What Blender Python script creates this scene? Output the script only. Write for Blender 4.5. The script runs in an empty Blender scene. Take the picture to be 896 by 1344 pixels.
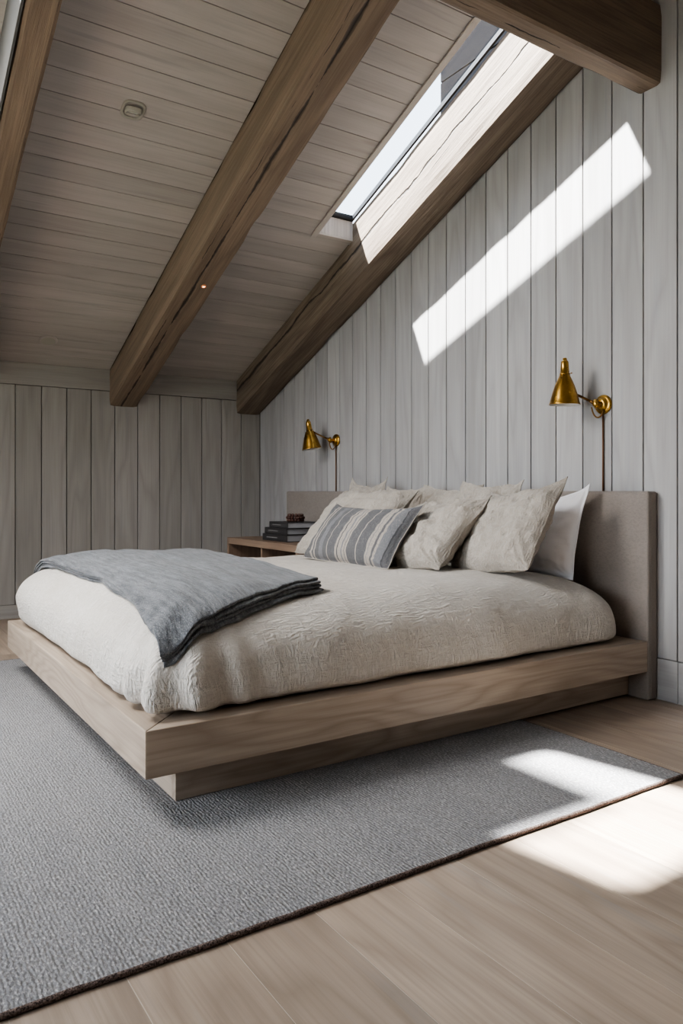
import bpy, bmesh, math, random
from mathutils import Vector, Matrix, noise
from mathutils.bvhtree import BVHTree

random.seed(7)
S = bpy.context.scene
COL = S.collection
R = math.radians

# ------------------------------------------------------------------ geometry constants (metres)
SLOPE = 0.405            # roof pitch (rise per metre of Y)
XW = 3.26                # headboard wall
YK = 6.35                # knee wall
WC = 2.02 + SLOPE * YK   # ceiling plane: z = WC - SLOPE*y
WB = 1.72 + SLOPE * YK   # underside of rafters
YR = 1.2                 # ridge line
XL, YF = -2.7, -3.0      # unseen side of the room
SUN = Vector((1.0, -0.80, -1.81)).normalized()


def zc(y, w=WC):
    return w - SLOPE * y


# ------------------------------------------------------------------ mesh builder
class MB:
    def __init__(self):
        self.v, self.f, self.gc, self.pid, self.mi = [], [], [], [], []

    def hexa(self, pts, axis=0, pid=None, off=None, mi=0, gcs=None):
        """8 points: bottom ring 0-3, top ring 4-7. axis = grain axis index"""
        b = len(self.v)
        pid = random.random() if pid is None else pid
        off = off if off is not None else Vector((random.uniform(0, 60), random.uniform(0, 60), random.uniform(0, 60)))
        for k, p in enumerate(pts):
            p = Vector(p)
            self.v.append(p)
            q = Vector(gcs[k]) if gcs else p
            o = [q[axis], q[(axis + 1) % 3], q[(axis + 2) % 3]]
            self.gc.append(Vector(o) + off)
            self.pid.append(pid)
        for f in ((0, 3, 2, 1), (4, 5, 6, 7), (0, 1, 5, 4), (1, 2, 6, 5), (2, 3, 7, 6), (3, 0, 4, 7)):
            self.f.append([b + i for i in f])
            self.mi.append(mi)

    def box(self, x0, x1, y0, y1, z0, z1, axis=0, **k):
        self.hexa([(x0, y0, z0), (x1, y0, z0), (x1, y1, z0), (x0, y1, z0),
                   (x0, y0, z1), (x1, y0, z1), (x1, y1, z1), (x0, y1, z1)], axis, **k)

    def slab(self, x0, x1, y0, y1, w0, w1, axis=0, sl=SLOPE, **k):
        """sheared box lying in the roof slope"""
        P = []
        for w in (w0, w1):
            for (x, y) in ((x0, y0), (x1, y0), (x1, y1), (x0, y1)):
                P.append((x, y, w - sl * y))
        self.hexa(P, axis, **k)

    def grid(self, rows, closed_u=False, gcs=None, mi=0, pid=0.5, flip=False):
        """rows: list of lists of points"""
        b = len(self.v)
        n, m = len(rows), len(rows[0])
        for i in range(n):
            for j in range(m):
                p = Vector(rows[i][j])
                self.v.append(p)
                self.gc.append(Vector(gcs[i][j]) if gcs else p.copy())
                self.pid.append(pid)
        for i in range(n - 1):
            for j in range(m if closed_u else m - 1):
                j2 = (j + 1) % m
                f = [b + i * m + j, b + i * m + j2, b + (i + 1) * m + j2, b + (i + 1) * m + j]
                if flip:
                    f.reverse()
                self.f.append(f)
                self.mi.append(mi)

    def lathe(self, prof, seg=32, axis='z', mat=None, mi=0, cap=True):
        rows = []
        for r, h in prof:
            row = []
            for k in range(seg):
                a = 2 * math.pi * k / seg
                p = Vector((r * math.cos(a), r * math.sin(a), h))
                if mat:
                    p = mat @ p
                row.append(p)
            rows.append(row)
        b0 = len(self.v)
        self.grid(rows, closed_u=True, mi=mi)
        if cap:
            if prof[0][0] > 1e-5:
                self.f.append([b0 + k for k in range(seg)][::-1]); self.mi.append(mi)
            if prof[-1][0] > 1e-5:
                self.f.append([b0 + (len(prof) - 1) * seg + k for k in range(seg)]); self.mi.append(mi)

    def tube(self, pts, r, seg=10, mi=0):
        pts = [Vector(p) for p in pts]
        rows = []
        up = Vector((0.013, 0.021, 1)).normalized()
        prev = None
        for i, p in enumerate(pts):
            t = (pts[min(i + 1, len(pts) - 1)] - pts[max(i - 1, 0)]).normalized()
            a = prev if prev is not None else (up if abs(t.dot(up)) < 0.9 else Vector((1, 0, 0)))
            n = (a - t * a.dot(t)).normalized()
            prev = n
            bnm = t.cross(n)
            rr = r[i] if isinstance(r, (list, tuple)) else r
            rows.append([p + (n * math.cos(2 * math.pi * k / seg) + bnm * math.sin(2 * math.pi * k / seg)) * rr for k in range(seg)])
        b0 = len(self.v)
        self.grid(rows, closed_u=True, mi=mi)
        self.f.append([b0 + k for k in range(seg)]); self.mi.append(mi)
        self.f.append([b0 + (len(pts) - 1) * seg + k for k in range(seg)][::-1]); self.mi.append(mi)

    def build(self, name, mats, parent=None, smooth=False, bevel=0, bseg=2, loc=None, recalc=True):
        me = bpy.data.meshes.new(name)
        me.from_pydata([tuple(p) for p in self.v], [], self.f)
        a = me.attributes.new('gc', 'FLOAT_VECTOR', 'POINT')
        a.data.foreach_set('vector', [c for p in self.gc for c in p])
        a = me.attributes.new('pid', 'FLOAT', 'POINT')
        a.data.foreach_set('value', self.pid)
        mats = mats if isinstance(mats, (list, tuple)) else [mats]
        for m in mats:
            me.materials.append(m)
        me.polygons.foreach_set('material_index', self.mi)
        me.update()
        if recalc:
            bm = bmesh.new(); bm.from_mesh(me)
            bmesh.ops.recalc_face_normals(bm, faces=bm.faces)
            bm.to_mesh(me); bm.free()
        if smooth:
            me.polygons.foreach_set('use_smooth', [True] * len(me.polygons))
            me.update()
        o = bpy.data.objects.new(name, me)
        COL.objects.link(o)
        if parent:
            o.parent = parent
        if loc:
            # move origin: vertices given in world/parent space
            d = Vector(loc)
            me.transform(Matrix.Translation(-d))
            o.location = d
        if bevel:
            m = o.modifiers.new('bevel', 'BEVEL')
            m.width = bevel; m.segments = bseg; m.limit_method = 'ANGLE'; m.angle_limit = R(40)
        return o


def thing(name, label, cat, loc=(0, 0, 0), group=None):
    o = bpy.data.objects.new(name, None)
    o.empty_display_size = 0.1
    COL.objects.link(o)
    o.location = loc
    tag(o, label, cat, group)
    return o


def tag(o, label, cat, group=None):
    o['label'] = label; o['category'] = cat
    if group:
        o['group'] = group
    return o


def struct(o):
    o['kind'] = 'structure'
    return o


def fbm(p, oct=4):
    return noise.fractal(Vector(p), 1.0, 2.0, oct)


# ------------------------------------------------------------------ node helpers
class NT:
    def __init__(self, name):
        self.m = bpy.data.materials.new(name)
        self.m.use_nodes = True
        self.t = self.m.node_tree
        self.t.nodes.clear()
        self.out = self.t.nodes.new('ShaderNodeOutputMaterial')
        self.b = self.t.nodes.new('ShaderNodeBsdfPrincipled')
        self.t.links.new(self.b.outputs[0], self.out.inputs[0])

    def n(self, t, **k):
        nd = self.t.nodes.new(t)
        for a, v in k.items():
            setattr(nd, a, v)
        return nd

    def l(self, a, b):
        self.t.links.new(a, b)

    def set(self, sock, v):
        if hasattr(v, 'is_output') or isinstance(v, bpy.types.NodeSocket):
            self.l(v, sock)
        else:
            sock.default_value = v

    def attr(self, name, fac=False):
        nd = self.n('ShaderNodeAttribute', attribute_name=name)
        return nd.outputs['Fac' if fac else 'Vector']

    def obj(self):
        return self.n('ShaderNodeTexCoord').outputs['Object']

    def scale(self, v, s):
        nd = self.n('ShaderNodeVectorMath', operation='MULTIPLY')
        self.l(v, nd.inputs[0]); nd.inputs[1].default_value = s
        return nd.outputs[0]

    def addv(self, a, b):
        nd = self.n('ShaderNodeVectorMath', operation='ADD')
        self.set(nd.inputs[0], a); self.set(nd.inputs[1], b)
        return nd.outputs[0]

    def noise(self, v, scale, detail=4, rough=.55, dist=0, out='Fac'):
        nd = self.n('ShaderNodeTexNoise')
        self.l(v, nd.inputs['Vector'])
        nd.inputs['Scale'].default_value = scale; nd.inputs['Detail'].default_value = detail
        nd.inputs['Roughness'].default_value = rough; nd.inputs['Distortion'].default_value = dist
        return nd.outputs[out]

    def voro(self, v, scale, feature='F1', rnd=1.0):
        nd = self.n('ShaderNodeTexVoronoi', feature=feature)
        self.l(v, nd.inputs['Vector']); nd.inputs['Scale'].default_value = scale
        nd.inputs['Randomness'].default_value = rnd
        return nd.outputs['Distance']

    def math(self, op, a, b=0.0, c=None, clamp=False):
        nd = self.n('ShaderNodeMath', operation=op, use_clamp=clamp)
        self.set(nd.inputs[0], a); self.set(nd.inputs[1], b)
        if c is not None:
            self.set(nd.inputs[2], c)
        return nd.outputs[0]

    def ramp(self, f, stops, interp='LINEAR'):
        nd = self.n('ShaderNodeValToRGB')
        nd.color_ramp.interpolation = interp
        e = nd.color_ramp.elements
        while len(e) < len(stops):
            e.new(.5)
        for k, (p, c) in enumerate(stops):
            e[k].position = p
            e[k].color = (c[0], c[1], c[2], 1) if isinstance(c, (tuple, list)) else (c, c, c, 1)
        self.l(f, nd.inputs[0])
        return nd.outputs[0]

    def mix(self, f, a, b, mode='MIX'):
        nd = self.n('ShaderNodeMix', data_type='RGBA', blend_type=mode)
        self.set(nd.inputs[0], f)
        for s, v in ((nd.inputs[6], a), (nd.inputs[7], b)):
            if isinstance(v, (tuple, list)):
                v = (v[0], v[1], v[2], 1)
            self.set(s, v)
        return nd.outputs[2]

    def sep(self, v):
        nd = self.n('ShaderNodeSeparateXYZ')
        self.l(v, nd.inputs[0])
        return nd.outputs

    def comb(self, x, y, z):
        nd = self.n('ShaderNodeCombineXYZ')
        for s, v in zip(nd.inputs, (x, y, z)):
            self.set(s, v)
        return nd.outputs[0]

    def bump(self, h, strength=.3, dist=.01, nrm=None):
        nd = self.n('ShaderNodeBump')
        nd.inputs['Strength'].default_value = strength; nd.inputs['Distance'].default_value = dist
        self.l(h, nd.inputs['Height'])
        if nrm is not None:
            self.l(nrm, nd.inputs['Normal'])
        return nd.outputs[0]

    def fin(self, col=None, rough=None, nrm=None, **k):
        if col is not None:
            self.set(self.b.inputs['Base Color'], col if not isinstance(col, tuple) else (*col[:3], 1))
        if rough is not None:
            self.set(self.b.inputs['Roughness'], rough)
        if nrm is not None:
            self.l(nrm, self.b.inputs['Normal'])
        for a, v in k.items():
            self.set(self.b.inputs[a.replace('_', ' ')], v)
        return self.m


def wood(name, light, mid, dark, ring=9, ringamt=.5, fib=.35, var=.25, rough=.6, bump=.15,
         streak=None, streakcol=(.2, .2, .2), cracks=(), warm=None, knots=0, ringw=(1.0, 5.0, 5.0)):
    T = NT(name)
    gc = T.attr('gc')
    pid = T.attr('pid', True)
    big = T.noise(T.scale(gc, (.55 * ringw[0], ringw[1], ringw[2])), 1.0, 2.5, .45, .2)
    rings = T.math('PINGPONG', T.math('MULTIPLY', big, ring * 2.0), 1.0)
    rings = T.math('POWER', rings, 1.6)
    fibre = T.noise(T.scale(gc, (2.2, 95, 95)), 1.0, 4, .6)
    fine = T.noise(T.scale(gc, (9, 320, 320)), 1.0, 2, .6)
    soft = T.noise(T.scale(gc, (.7, 7, 7)), 1.0, 3, .5)
    c = T.mix(T.ramp(soft, [(.3, 0.0), (.7, 1.0)]), light, mid)
    c = T.mix(T.math('MULTIPLY', rings, ringamt), c, dark)
    c = T.mix(T.math('MULTIPLY', T.ramp(fibre, [(.42, 0.0), (.68, 1.0)]), fib), c, dark)
    if warm:
        c = T.mix(T.ramp(T.noise(T.scale(gc, (.5, 3, 3)), 1.3, 2), [(.45, 0.0), (.75, .7)]), c, warm)
    if streak:
        st = T.noise(T.scale(gc, (1.1, 22, 22)), 1.0, 3, .6)
        c = T.mix(T.math('MULTIPLY', T.ramp(st, [(.58, 0.0), (.74, 1.0)]), streak), c, streakcol)
    if knots:
        kv = T.voro(T.scale(gc, (1.5, 7, 7)), .55)
        c = T.mix(T.math('MULTIPLY', T.ramp(kv, [(.03, 1.0), (.09, 0.0)]), knots), c, dark)
    v = T.math('MULTIPLY_ADD', pid, var, 1 - var * .5)
    c = T.mix(1.0, c, T.comb(v, v, v), 'MULTIPLY')
    h = T.math('MULTIPLY_ADD', fine, .5, T.math('MULTIPLY_ADD', fibre, -.7, T.math('MULTIPLY', rings, -.35)))
    if cracks:
        s = T.sep(gc)
        crk = None
        for q, (c0, amp, wmax, thr) in enumerate(cracks):
            wob = T.noise(T.comb(T.math('MULTIPLY', s[0], 1.3), q * 7.0, s[2]), 1.0, 7, .6)
            wid = T.noise(T.comb(T.math('MULTIPLY', s[0], 1.5), q * 7.0 + 30, s[2]), 1.0, 5, .65)
            d = T.math('ABSOLUTE', T.math('SUBTRACT', s[1], T.math('MULTIPLY_ADD', T.math('SUBTRACT', wob, .5), amp, c0)))
            wd = T.math('MULTIPLY', T.math('SUBTRACT', wid, thr, clamp=True), wmax * 5)
            k = T.math('SUBTRACT', 1.0, T.math('DIVIDE', d, T.math('ADD', wd, .0002)), clamp=True)
            k = T.math('MULTIPLY', k, T.math('GREATER_THAN', wd, .0004))
            k = T.math('POWER', k, .5)
            crk = k if crk is None else T.math('MAXIMUM', crk, k)
        c = T.mix(crk, c, (.012, .007, .004))
        rg = T.noise(T.scale(gc, (3, 26, 26)), 1.0, 4, .6)
        h = T.math('ADD', h, T.math('MULTIPLY_ADD', crk, -6.0, T.math('MULTIPLY', rg, 2.0)))
    return T.fin(c, rough, T.bump(h, bump, .004))


def fabric(name, c1, c2, weave=420, wamt=.25, crinkle=0, crs=(14, 60, 14), bump=.35, rough=.95, mott=8, sheen=.15, dirn=None, cr2=0, cdist=.012):
    T = NT(name)
    p = T.obj()
    n1 = T.noise(p, mott, 4, .6)
    c = T.mix(T.ramp(n1, [(.3, 0.0), (.7, 1.0)]), c1, c2)
    a = T.noise(T.scale(p, (weave * .15, weave, weave)), 1.0, 2, .6)
    b = T.noise(T.scale(p, (weave, weave * .15, weave * .3)), 1.0, 2, .6)
    w = T.math('ADD', a, b)
    c = T.mix(T.math('MULTIPLY', T.ramp(T.math('MULTIPLY', w, .5), [(.38, 1.0), (.55, 0.0)]), wamt), c, T.mix(1.0, c, (.45, .44, .43), 'MULTIPLY'))
    nb = T.bump(w, bump * .5, .0012)
    if crinkle:
        wv = T.addv(p, T.scale(T.noise(p, 3.0, 2, .5, out='Color'), (.12, .12, .12)))
        k1 = T.noise(T.scale(wv, crs), 1.0, 3, .55, .4)
        r1 = T.math('ABSOLUTE', T.math('SUBTRACT', k1, .5))
        k2 = T.noise(T.scale(wv, (crs[1], crs[0], crs[2] * 2.2)), 1.0, 3, .55, .3)
        r2 = T.math('ABSOLUTE', T.math('SUBTRACT', k2, .5))
        h = T.math('ADD', T.math('MULTIPLY', r1, 1.0), T.math('MULTIPLY', r2, cr2 if cr2 else .7))
        nb = T.bump(h, crinkle, cdist, nb)
    return T.fin(c, rough, nb, Sheen_Weight=sheen, Sheen_Roughness=.5)


# ------------------------------------------------------------------ materials
M = {}
M['wall'] = wood('whitewashed_wall_planks', (.37, .352, .33), (.32, .303, .282), (.215, .20, .18), ring=7, ringamt=.34, fib=.22,
                 var=.16, rough=.62, bump=.22, streak=.3, streakcol=(.26, .268, .285), knots=.3)
M['wall_r'] = wood('whitewashed_headboard_wall', (.385, .378, .375), (.335, .327, .322), (.225, .215, .205), ring=7, ringamt=.34, fib=.22,
                 var=.16, rough=.62, bump=.22, streak=.3, streakcol=(.27, .285, .31), knots=.3)
M['ceil'] = wood('whitewashed_ceiling_planks', (.46, .43, .405), (.40, .372, .345), (.27, .245, .22), ring=5, ringamt=.2, fib=.2,
                 var=.14, rough=.65, bump=.14, streak=.5, streakcol=(.245, .235, .225), knots=.5)
M['beam'] = wood('old_timber', (.25, .185, .132), (.195, .141, .099), (.085, .058, .039), ring=6, ringamt=.35, fib=.5, var=.1,
                 rough=.75, bump=.55, cracks=((.655, .05, .02, .42), (.60, .10, .008, .5), (.80, .1, .004, .53)), knots=.5)
M['beam_pale'] = wood('pale_weathered_timber', (.235, .185, .14), (.18, .138, .102), (.075, .05, .033), ring=7, ringamt=.5, fib=.7, var=.05,
                      rough=.75, bump=.5, cracks=((.46, .15, .020, .38), (.52, .12, .008, .5), (.38, .1, .006, .52)), knots=.4)
M['oak'] = wood('limed_oak', (.44, .36, .285), (.375, .30, .235), (.20, .148, .108), ring=16, ringamt=.45, fib=.35, var=.14,
                rough=.5, bump=.12, ringw=(1.1, 4, 4))
M['floor'] = wood('oak_floorboards', (.42, .335, .265), (.35, .275, .213), (.215, .163, .124), ring=9, ringamt=.5, fib=.4, var=.3,
                  rough=.42, bump=.1, streak=.4, streakcol=(.29, .275, .265), knots=.3, ringw=(1.5, 4, 4))
M['stand'] = wood('walnut_toned_oak', (.25, .175, .125), (.2, .138, .098), (.11, .07, .048), ring=8, ringamt=.4, fib=.3, var=.1, rough=.5, bump=.1)
T = NT('dark_gap'); M['gap'] = T.fin((.06, .04, .027), .9)
T = NT('floor_gap'); M['fgap'] = T.fin((.55, .49, .42), .8)
T = NT('grey_painted_board'); M['greyboard'] = T.fin((.10, .098, .094), .9, Specular_IOR_Level=.1)
T = NT('dark_plaster'); M['plaster_dark'] = T.fin((.4, .37, .34), .9)
T = NT('plain_plaster'); M['plaster'] = T.fin((.66, .63, .59), .9)

def crinkled(name, c1, c2, hx_, hz_, amt, dist):
    T = NT(name)
    p = T.obj()
    wv = T.addv(p, T.scale(T.noise(p, 5.0, 2, .5, out='Color'), (.05, .05, .05)))
    nrm = T.sep(T.n('ShaderNodeNewGeometry').outputs['Normal'])
    up = T.ramp(T.math('ABSOLUTE', nrm[2]), [(.25, 0.0), (.75, 1.0)])
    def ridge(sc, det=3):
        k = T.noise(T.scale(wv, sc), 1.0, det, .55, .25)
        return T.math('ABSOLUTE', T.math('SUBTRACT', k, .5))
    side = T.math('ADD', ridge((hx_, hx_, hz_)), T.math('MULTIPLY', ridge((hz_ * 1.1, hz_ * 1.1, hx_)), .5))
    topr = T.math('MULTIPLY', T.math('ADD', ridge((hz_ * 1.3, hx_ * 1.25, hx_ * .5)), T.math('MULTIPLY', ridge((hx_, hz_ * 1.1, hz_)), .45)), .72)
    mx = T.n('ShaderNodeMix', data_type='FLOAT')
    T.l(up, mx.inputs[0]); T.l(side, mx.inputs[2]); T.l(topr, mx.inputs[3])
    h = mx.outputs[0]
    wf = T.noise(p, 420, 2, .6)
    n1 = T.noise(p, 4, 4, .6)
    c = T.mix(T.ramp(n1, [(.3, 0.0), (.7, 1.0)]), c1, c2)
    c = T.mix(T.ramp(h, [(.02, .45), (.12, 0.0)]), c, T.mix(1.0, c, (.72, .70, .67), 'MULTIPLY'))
    nb = T.bump(h, amt, dist, T.bump(wf, .25, .0012))
    return T.fin(c, .95, nb, Sheen_Weight=.12, Sheen_Roughness=.5)
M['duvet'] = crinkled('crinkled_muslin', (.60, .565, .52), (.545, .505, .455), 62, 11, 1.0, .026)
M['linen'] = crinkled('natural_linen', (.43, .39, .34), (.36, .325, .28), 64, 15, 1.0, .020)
M['white'] = fabric('white_cotton', (.88, .88, .91), (.84, .84, .88), weave=600, wamt=.05, crinkle=.12, crs=(9, 16, 9), bump=.1)
M['head'] = fabric('taupe_upholstery', (.255, .222, .198), (.225, .195, .173), weave=520, wamt=.35, bump=.2, mott=5)
# throw blanket
T = NT('heathered_throw')
p = T.obj()
st = T.noise(T.scale(p, (70, 7, 40)), 1.0, 4, .65)
fl = T.noise(T.scale(p, (260, 150, 260)), 1.0, 3, .75)
c = T.mix(T.ramp(st, [(.38, 0.0), (.62, 1.0)]), (.052, .056, .063), (.128, .134, .143))
c = T.mix(T.ramp(fl, [(.54, 0.0), (.72, .8)]), c, (.36, .36, .36))
c = T.mix(T.ramp(fl, [(.28, .7), (.46, 0.0)]), c, (.03, .033, .04))
M['throw'] = T.fin(c, .95, T.bump(fl, .6, .003, T.bump(T.noise(T.scale(p, (38, 6, 20)), 1.0, 3, .6), .8, .014)), Sheen_Weight=.2)
# striped cushion: stripes run up the cushion, across its width (local y)
T = NT('striped_linen')
p = T.obj()
s = T.sep(p)
wob = T.noise(T.scale(p, (6, 6, 6)), 1.0, 2)
y = T.math('MULTIPLY_ADD', s[1], 1.0, T.math('MULTIPLY_ADD', wob, .008, .5 - .004))
nd = T.n('ShaderNodeValToRGB'); nd.color_ramp.interpolation = 'CONSTANT'
BL, CR, DK, MID = (.088, .087, .091), (.36, .32, .275), (.04, .04, .044), (.16, .16, .168)
stops = [(0, BL), (.13, DK), (.137, MID), (.185, CR), (.20, BL), (.215, CR), (.245, MID), (.25, CR), (.265, BL), (.335, CR), (.342, BL), (.415, CR),
         (.43, DK), (.436, CR), (.455, MID), (.465, CR), (.50, DK), (.505, CR), (.525, BL), (.605, CR), (.612, BL), (.66, MID), (.70, BL), (.745, CR), (.76, BL), (.775, CR),
         (.80, BL), (.885, CR), (.90, MID), (.91, CR)]
e = nd.color_ramp.elements
stops = stops[:32]
while len(e) < len(stops):
    e.new(.5)
for k, (q, cc) in enumerate(stops):
    e[k].position = q; e[k].color = (*cc, 1)
T.l(y, nd.inputs[0])
fl = T.noise(T.scale(p, (500, 500, 90)), 1.0, 2, .7)
c = T.mix(T.ramp(fl, [(.40, .5), (.55, 0.0)]), nd.outputs[0], (.09, .09, .095))
c = T.mix(T.ramp(fl, [(.56, 0.0), (.74, .5)]), c, (.5, .47, .43))
M['stripe'] = T.fin(c, .95, T.bump(fl, .5, .002, T.bump(T.noise(T.scale(p, (20, 34, 12)), 1.0, 3), .4, .012)), Sheen_Weight=.1)
# rug: chunky woven ribs along y
T = NT('woven_rug')
p = T.obj()
wv = T.addv(p, T.scale(T.noise(p, 9.0, 2, .5, out='Color'), (.012, .012, 0)))
s = T.sep(wv)
rib = T.math('SINE', T.math('MULTIPLY', s[0], 2 * math.pi / .0105))
knot = T.voro(T.scale(wv, (1, .62, 1)), 135, rnd=.75)
nz = T.noise(T.scale(p, (160, 90, 160)), 1.0, 3, .7)
lowf = T.noise(T.scale(p, (8, 1.6, 1)), 1.0, 3, .6)
h = T.math('ADD', T.math('MULTIPLY', rib, .2), T.math('MULTIPLY_ADD', knot, -1.6, T.math('MULTIPLY', nz, .5)))
c = T.mix(T.ramp(lowf, [(.3, 0.0), (.7, 1.0)]), (.215, .211, .214), (.175, .174, .181))
c = T.mix(T.ramp(nz, [(.50, 0.0), (.70, .8)]), c, (.46, .445, .43))
c = T.mix(T.ramp(nz, [(.30, .6), (.45, 0.0)]), c, (.14, .135, .135))
c = T.mix(T.ramp(T.math('MULTIPLY_ADD', knot, .8, T.math('MULTIPLY', rib, -.06)), [(.40, 0.0), (.72, .6)]), c, (.13, .122, .116))
M['rug'] = T.fin(c, 1.0, T.bump(h, .5, .004))
T = NT('rug_binding')
p = T.obj()
nz = T.noise(T.scale(p, (260, 260, 260)), 1.0, 3, .7)
c = T.mix(T.ramp(nz, [(.4, 0.0), (.62, 1.0)]), (.035, .02, .016), (.22, .16, .135))
M['bind'] = T.fin(c, 1.0, T.bump(nz, .9, .006))
T = NT('aged_brass')
p = T.obj()
nz = T.noise(p, 22, 4, .6)
c = T.mix(T.ramp(nz, [(.35, 0.0), (.7, 1.0)]), (.50, .30, .075), (.30, .165, .035))
M['brass'] = T.fin(c, T.math('MULTIPLY_ADD', nz, .2, .2), Metallic=1.0)
T = NT('dark_brass'); M['dbrass'] = T.fin((.16, .085, .03), .38, Metallic=1.0)
T = NT('copper_cord'); M['cord'] = T.fin((.13, .06, .028), .5, Metallic=.3)
T = NT('shade_lining'); M['lining'] = T.fin((.72, .71, .69), .6)
T = NT('black_metal'); M['black'] = T.fin((.012, .013, .016), .4)
T = NT('black_cover')
nz = T.noise(T.obj(), 60, 3)
M['cover'] = T.fin(T.mix(nz, (.018, .017, .018), (.032, .03, .03)), .42)
T = NT('page_block')
p = T.obj()
ln = T.noise(T.scale(p, (3, 3, 900)), 1.0, 2)
M['pages'] = T.fin(T.mix(ln, (.34, .34, .35), (.20, .20, .21)), .9)
T = NT('pale_print'); M['print'] = T.fin((.24, .235, .23), .8)
T = NT('dark_wood_bead'); M['bead'] = T.fin((.06, .022, .014), .35)
T = NT('fixture_enamel'); M['enamel'] = T.fin((.36, .35, .30), .5)
T = NT('fixture_lens'); M['lens'] = T.fin((.50, .52, .44), .35)
T = NT('copper'); M['copper'] = T.fin((.7, .3, .15), .3, Metallic=1.0)
T = NT('warm_glint'); M['glint_core'] = T.fin((1, .8, .6), .4, Emission_Color=(1, .55, .3, 1), Emission_Strength=3.0)  # emission imitates the warm glint on the middle rafter
T = NT('mattress_ticking'); M['mattress'] = T.fin((.6, .58, .55), .9)
# grey cladding of the neighbouring roof volume
T = NT('grey_cladding')
p = T.obj()
nz = T.noise(T.scale(p, (2, 1.5, 30)), 1.0, 4, .6)
M['clad'] = T.fin(T.mix(nz, (.006, .007, .009), (.011, .012, .014)), .8, Specular_IOR_Level=0.0)
T = NT('roof_felt'); M['felt'] = T.fin((.08, .08, .085), .9)
T = NT('outdoor_ground'); M['ground'] = T.fin((.16, .17, .14), 1.0)
# glass: lets light straight through, with a faint fresnel reflection
T = NT('window_glass')
T.t.nodes.remove(T.b)
tr = T.n('ShaderNodeBsdfTransparent'); tr.inputs[0].default_value = (.96, .98, 1.0, 1)
gl = T.n('ShaderNodeBsdfGlossy'); gl.inputs['Roughness'].default_value = .02
lw = T.n('ShaderNodeLayerWeight'); lw.inputs[0].default_value = .5
fr = T.math('MULTIPLY_ADD', T.math('POWER', lw.outputs['Facing'], 4.0), .5, .03)
mx = T.n('ShaderNodeMixShader')
T.l(fr, mx.inputs[0]); T.l(tr.outputs[0], mx.inputs[1]); T.l(gl.outputs[0], mx.inputs[2])
T.l(mx.outputs[0], T.out.inputs[0])
M['glass'] = T.m

# ------------------------------------------------------------------ setting
SK1 = (2.73, 3.015, 2.65, 4.43)   # skylight beside the headboard wall: x0 x1 y0 y1
SK2 = (-.36, .598, 2.73, 3.44)    # skylight left of the left rafter
RAFT = [(.598, .742), (1.845, 2.085), (3.015, XW)]

# floor
mb = MB()
w = .2245
k0 = int((XL - 1.153) / w) - 1
x = 1.153 + k0 * w
random.seed(11)
while x < XW:
    y = YF - random.uniform(0, 2)
    while y < YK:
        L = random.uniform(1.7, 2.6)
        a, b = max(x, XL), min(x + w, XW)
        c, d = max(y, YF), min(y + L, YK)
        if b - a > .02 and d - c > .02:
            mb.box(a + .0011, b - .0011, c + .0011, d - .0011, -.02, 0, axis=1)
        y += L
    x += w
mb.box(XL - .2, XW + .2, YF - .2, YK + .2, -.12, -.0009, mi=1)
struct(mb.build('floor', [M['floor'], M['fgap']]))

def roofz(y):
    return WC + .10 - SLOPE * (y if y > YR else 2 * YR - y)

# headboard wall with vertical planks over a dark backing
random.seed(5)
mb = MB()
w = .181
y = 2.08 - 28 * w
G = .0030
while y < YK:
    a, b = max(y, YF), min(y + w, YK)
    if b - a > .02:
        ta, tb = roofz(a + G), roofz(b - G)
        mb.hexa([(XW, a + G, .2), (XW + .018, a + G, .2), (XW + .018, b - G, .2), (XW, b - G, .2),
                 (XW, a + G, ta), (XW + .018, a + G, ta), (XW + .018, b - G, tb), (XW, b - G, tb)], axis=2)
    y += w
for a, b in ((YF - .15, YR), (YR, YK + .15)):
    ta, tb = roofz(a), roofz(b)
    mb.hexa([(XW + .018, a, -.1), (XW + .15, a, -.1), (XW + .15, b, -.1), (XW + .018, b, -.1),
             (XW + .018, a, ta), (XW + .15, a, ta), (XW + .15, b, tb), (XW + .018, b, tb)], axis=2, mi=1)
struct(mb.build('wall_right', [M['wall_r'], M['gap']], bevel=.0022, bseg=1))
mb = MB()
y = YF
for b in (-1.6, .3, 2.075, 4.3, YK):
    mb.box(XW - .004, XW + .018, y + .001, b - .001, 0, .197, axis=1); y = b
struct(mb.build('baseboard_right', M['wall_r'], bevel=.002, bseg=1))

# knee wall
mb = MB()
w = .1957
x = XW
while x > XL - .2:
    a, b = max(x - w, XL), x
    if b - a > .02:
        mb.box(a + G, b - G, YK, YK + .018, .11, 1.842, axis=2)
    x -= w
mb.box(XL - .15, XW + .15, YK + .018, YK + .15, -.1, 2.1, axis=2, mi=1)
struct(mb.build('wall_back', [M['wall'], M['gap']], bevel=.0022, bseg=1))
mb = MB()
mb.box(XL, .9, YK - .004, YK + .018, 0, .107); mb.box(.902, XW, YK - .004, YK + .018, 0, .107)
struct(mb.build('baseboard_back', M['wall'], bevel=.002, bseg=1))
mb = MB()
mb.box(XL, 1.95, YK - .008, YK + .018, 1.846, 2.022); mb.box(1.951, XW, YK - .008, YK + .018, 1.846, 2.022)
struct(mb.build('trim_1', M['wall'], bevel=.002, bseg=1))

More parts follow.
